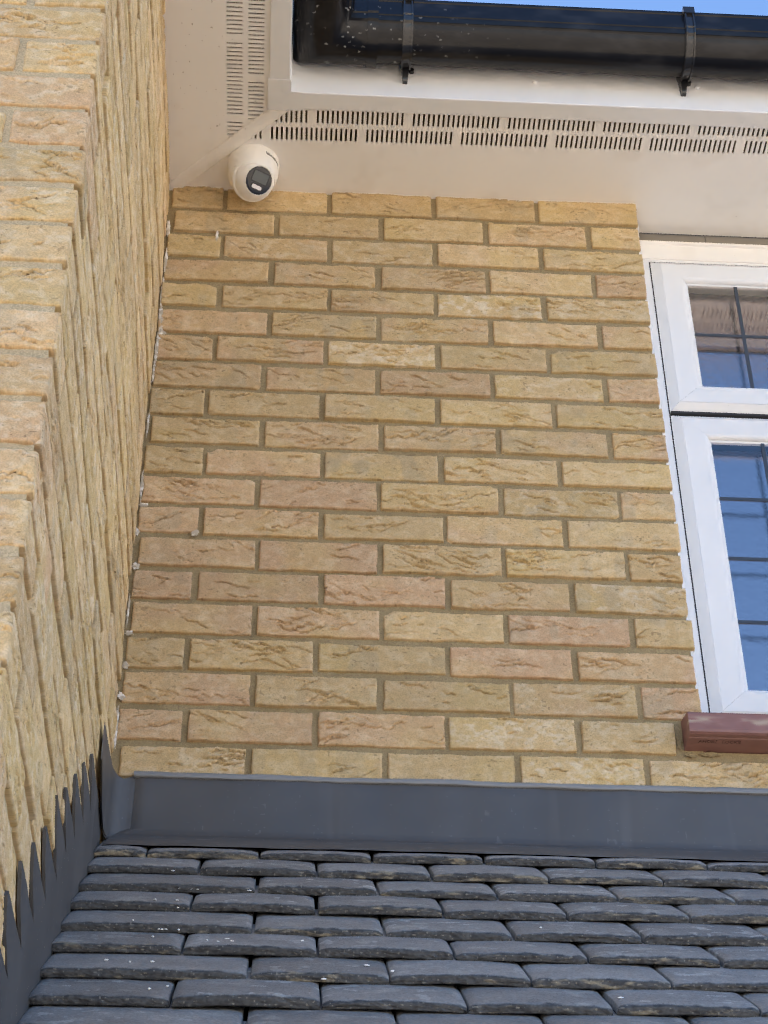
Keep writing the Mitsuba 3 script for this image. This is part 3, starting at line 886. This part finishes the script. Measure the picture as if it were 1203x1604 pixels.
wv = .0035 * (meshkit.fbm(np.c_[v[:, 0] / .05, v[:, 1] / .05, 0 * v[:, 0]], 3) - .45)
dist = np.clip((v[:, 1] - (-1.604 + .952 * v[:, 0])) / .10, 0, 1)
m = trimesh.Trimesh(np.c_[XL - .0006 + v[:, 2] + np.maximum(wv * .5, -.001), v[:, 0], v[:, 1]], m.faces, process=False)
obj('step_flashing', m, 'm_lead', smooth=30)
tag('step_flashing', 'saw-toothed grey lead step flashing up the left side wall beside the tiles', 'flashing')

# ------------------------------------------------------------------ security camera on the soffit
CX, CY = -.1625, -.0700
lp = [(.0, .002), (.0545, .002), (.0552, -.001), (.0552, -.006), (.0546, -.0075), (.0540, -.0080), (.0542, -.014), (.0538, -.024), (.0525, -.036), (.0505, -.046), (.0485, -.052), (.046, -.0545), (.044, -.0545), (.043, -.050)]
lm_ = trimesh.creation.revolve(np.array(lp), sections=72)
lm_.apply_translation((CX, CY, SZ))
obj('security_camera__base', lm_, 'm_white_dome', smooth=35)
BC = np.array([CX, CY, SZ - .050])
BR = .0455
M_ = np.array([[0.9984, 0.0452, -0.0339], [-0.0564, 0.7643, -0.6424], [-0.0031, 0.6433, 0.7656]])
Dv = M_ @ np.array([.45, -.85, -.24])
Dv /= np.linalg.norm(Dv)
xa = np.cross([0, 0, 1.0], Dv)
xa /= np.linalg.norm(xa)
roll = math.radians(8)
ya = np.cross(Dv, xa)
xa, ya = xa * math.cos(roll) + ya * math.sin(roll), ya * math.cos(roll) - xa * math.sin(roll)


def aim(mesh):
    v = np.array(mesh.vertices)
    return trimesh.Trimesh(BC + np.outer(v[:, 0], xa) + np.outer(v[:, 1], ya) + np.outer(v[:, 2], Dv), mesh.faces, process=False)


a0 = np.radians(np.linspace(150, 44, 40))
eye = [(BR * math.sin(t), BR * math.cos(t)) for t in a0] + [(.0315, .0326), (.0309, .0338), (.0301, .0336), (.0295, .0320), (.0, .0320)]
eye = np.array([(1e-6, -BR * .9)] + eye)
obj('security_camera__eyeball', aim(trimesh.creation.revolve(eye, sections=72)), 'm_white_dome', smooth=35)
ring = np.array([(BR * math.sin(t) + .0011, BR * math.cos(t)) for t in np.radians([100, 97, 94])])
rg = np.array([(.0445, -.010), (.0462, -.0095), (.0470, -.006), (.0468, -.003), (.0460, -.001), (.0440, .000)])
obj('security_camera__eyeball__trim_ring', aim(trimesh.creation.revolve(rg + [.0008, .0080], sections=72)), 'm_white_dome', smooth=40)
wd = np.array([(1e-6, .0343), (.0245, .0343), (.0287, .0335), (.0295, .0323), (.0295, .0316)])
obj('security_camera__eyeball__window', aim(trimesh.creation.revolve(wd, sections=64)), 'm_black_gloss', smooth=30)
tag('security_camera__eyeball__window', 'round black front window')


def rrect(x0, x1, y0, y1, r, z, th):
    p_ = sbox(x0 + r, y0 + r, x1 - r, y1 - r).buffer(r)
    m_ = trimesh.creation.extrude_polygon(p_, th, engine='earcut')
    m_.apply_translation((0, 0, z))
    return m_


obj('security_camera__eyeball__lens_frame', aim(rrect(-.0192, .0192, -.0058, .0198, .0014, .0341, .0008)), 'm_gasket')
obj('security_camera__eyeball__lens_glass', aim(rrect(-.0174, .0174, -.0040, .0180, .0008, .0344, .0010)), 'm_lens')
obj('security_camera__eyeball__lamp_frame', aim(rrect(-.0142, .0142, -.0210, -.0080, .004, .0341, .0008)), 'm_gasket')
obj('security_camera__eyeball__lamp_window', aim(cat(rrect(-.0117, .0005, -.0186, -.0104, .0034, .0344, .0010), rrect(-.0012, .0115, -.0186, -.0104, .0034, .0344, .0009))), 'm_led')
tag('security_camera__eyeball__lamp_window', 'small white lamp window below the lens')
tx = meshkit.text_mesh('HIKVISION', .0062, .0012, bold=True)
v = np.array(tx.vertices)
wid = v[:, 0].max()
ang0 = math.radians(-38)
ang = ang0 + (v[:, 0] - wid / 2) / .054 * .95
rr = .05385 + .0002 + v[:, 2] * .35 - np.clip((-.014 - (v[:, 1] - .0205)), 0, 1) * 0
zt_ = -.0215 + v[:, 1]
obj('security_camera__base__lettering', trimesh.Trimesh(np.c_[CX + rr * np.cos(ang), CY + rr * np.sin(ang), SZ + zt_], tx.faces, process=False), 'm_gasket')
tag('security_camera', 'white turret security camera hanging from the soffit in the corner', 'security camera')
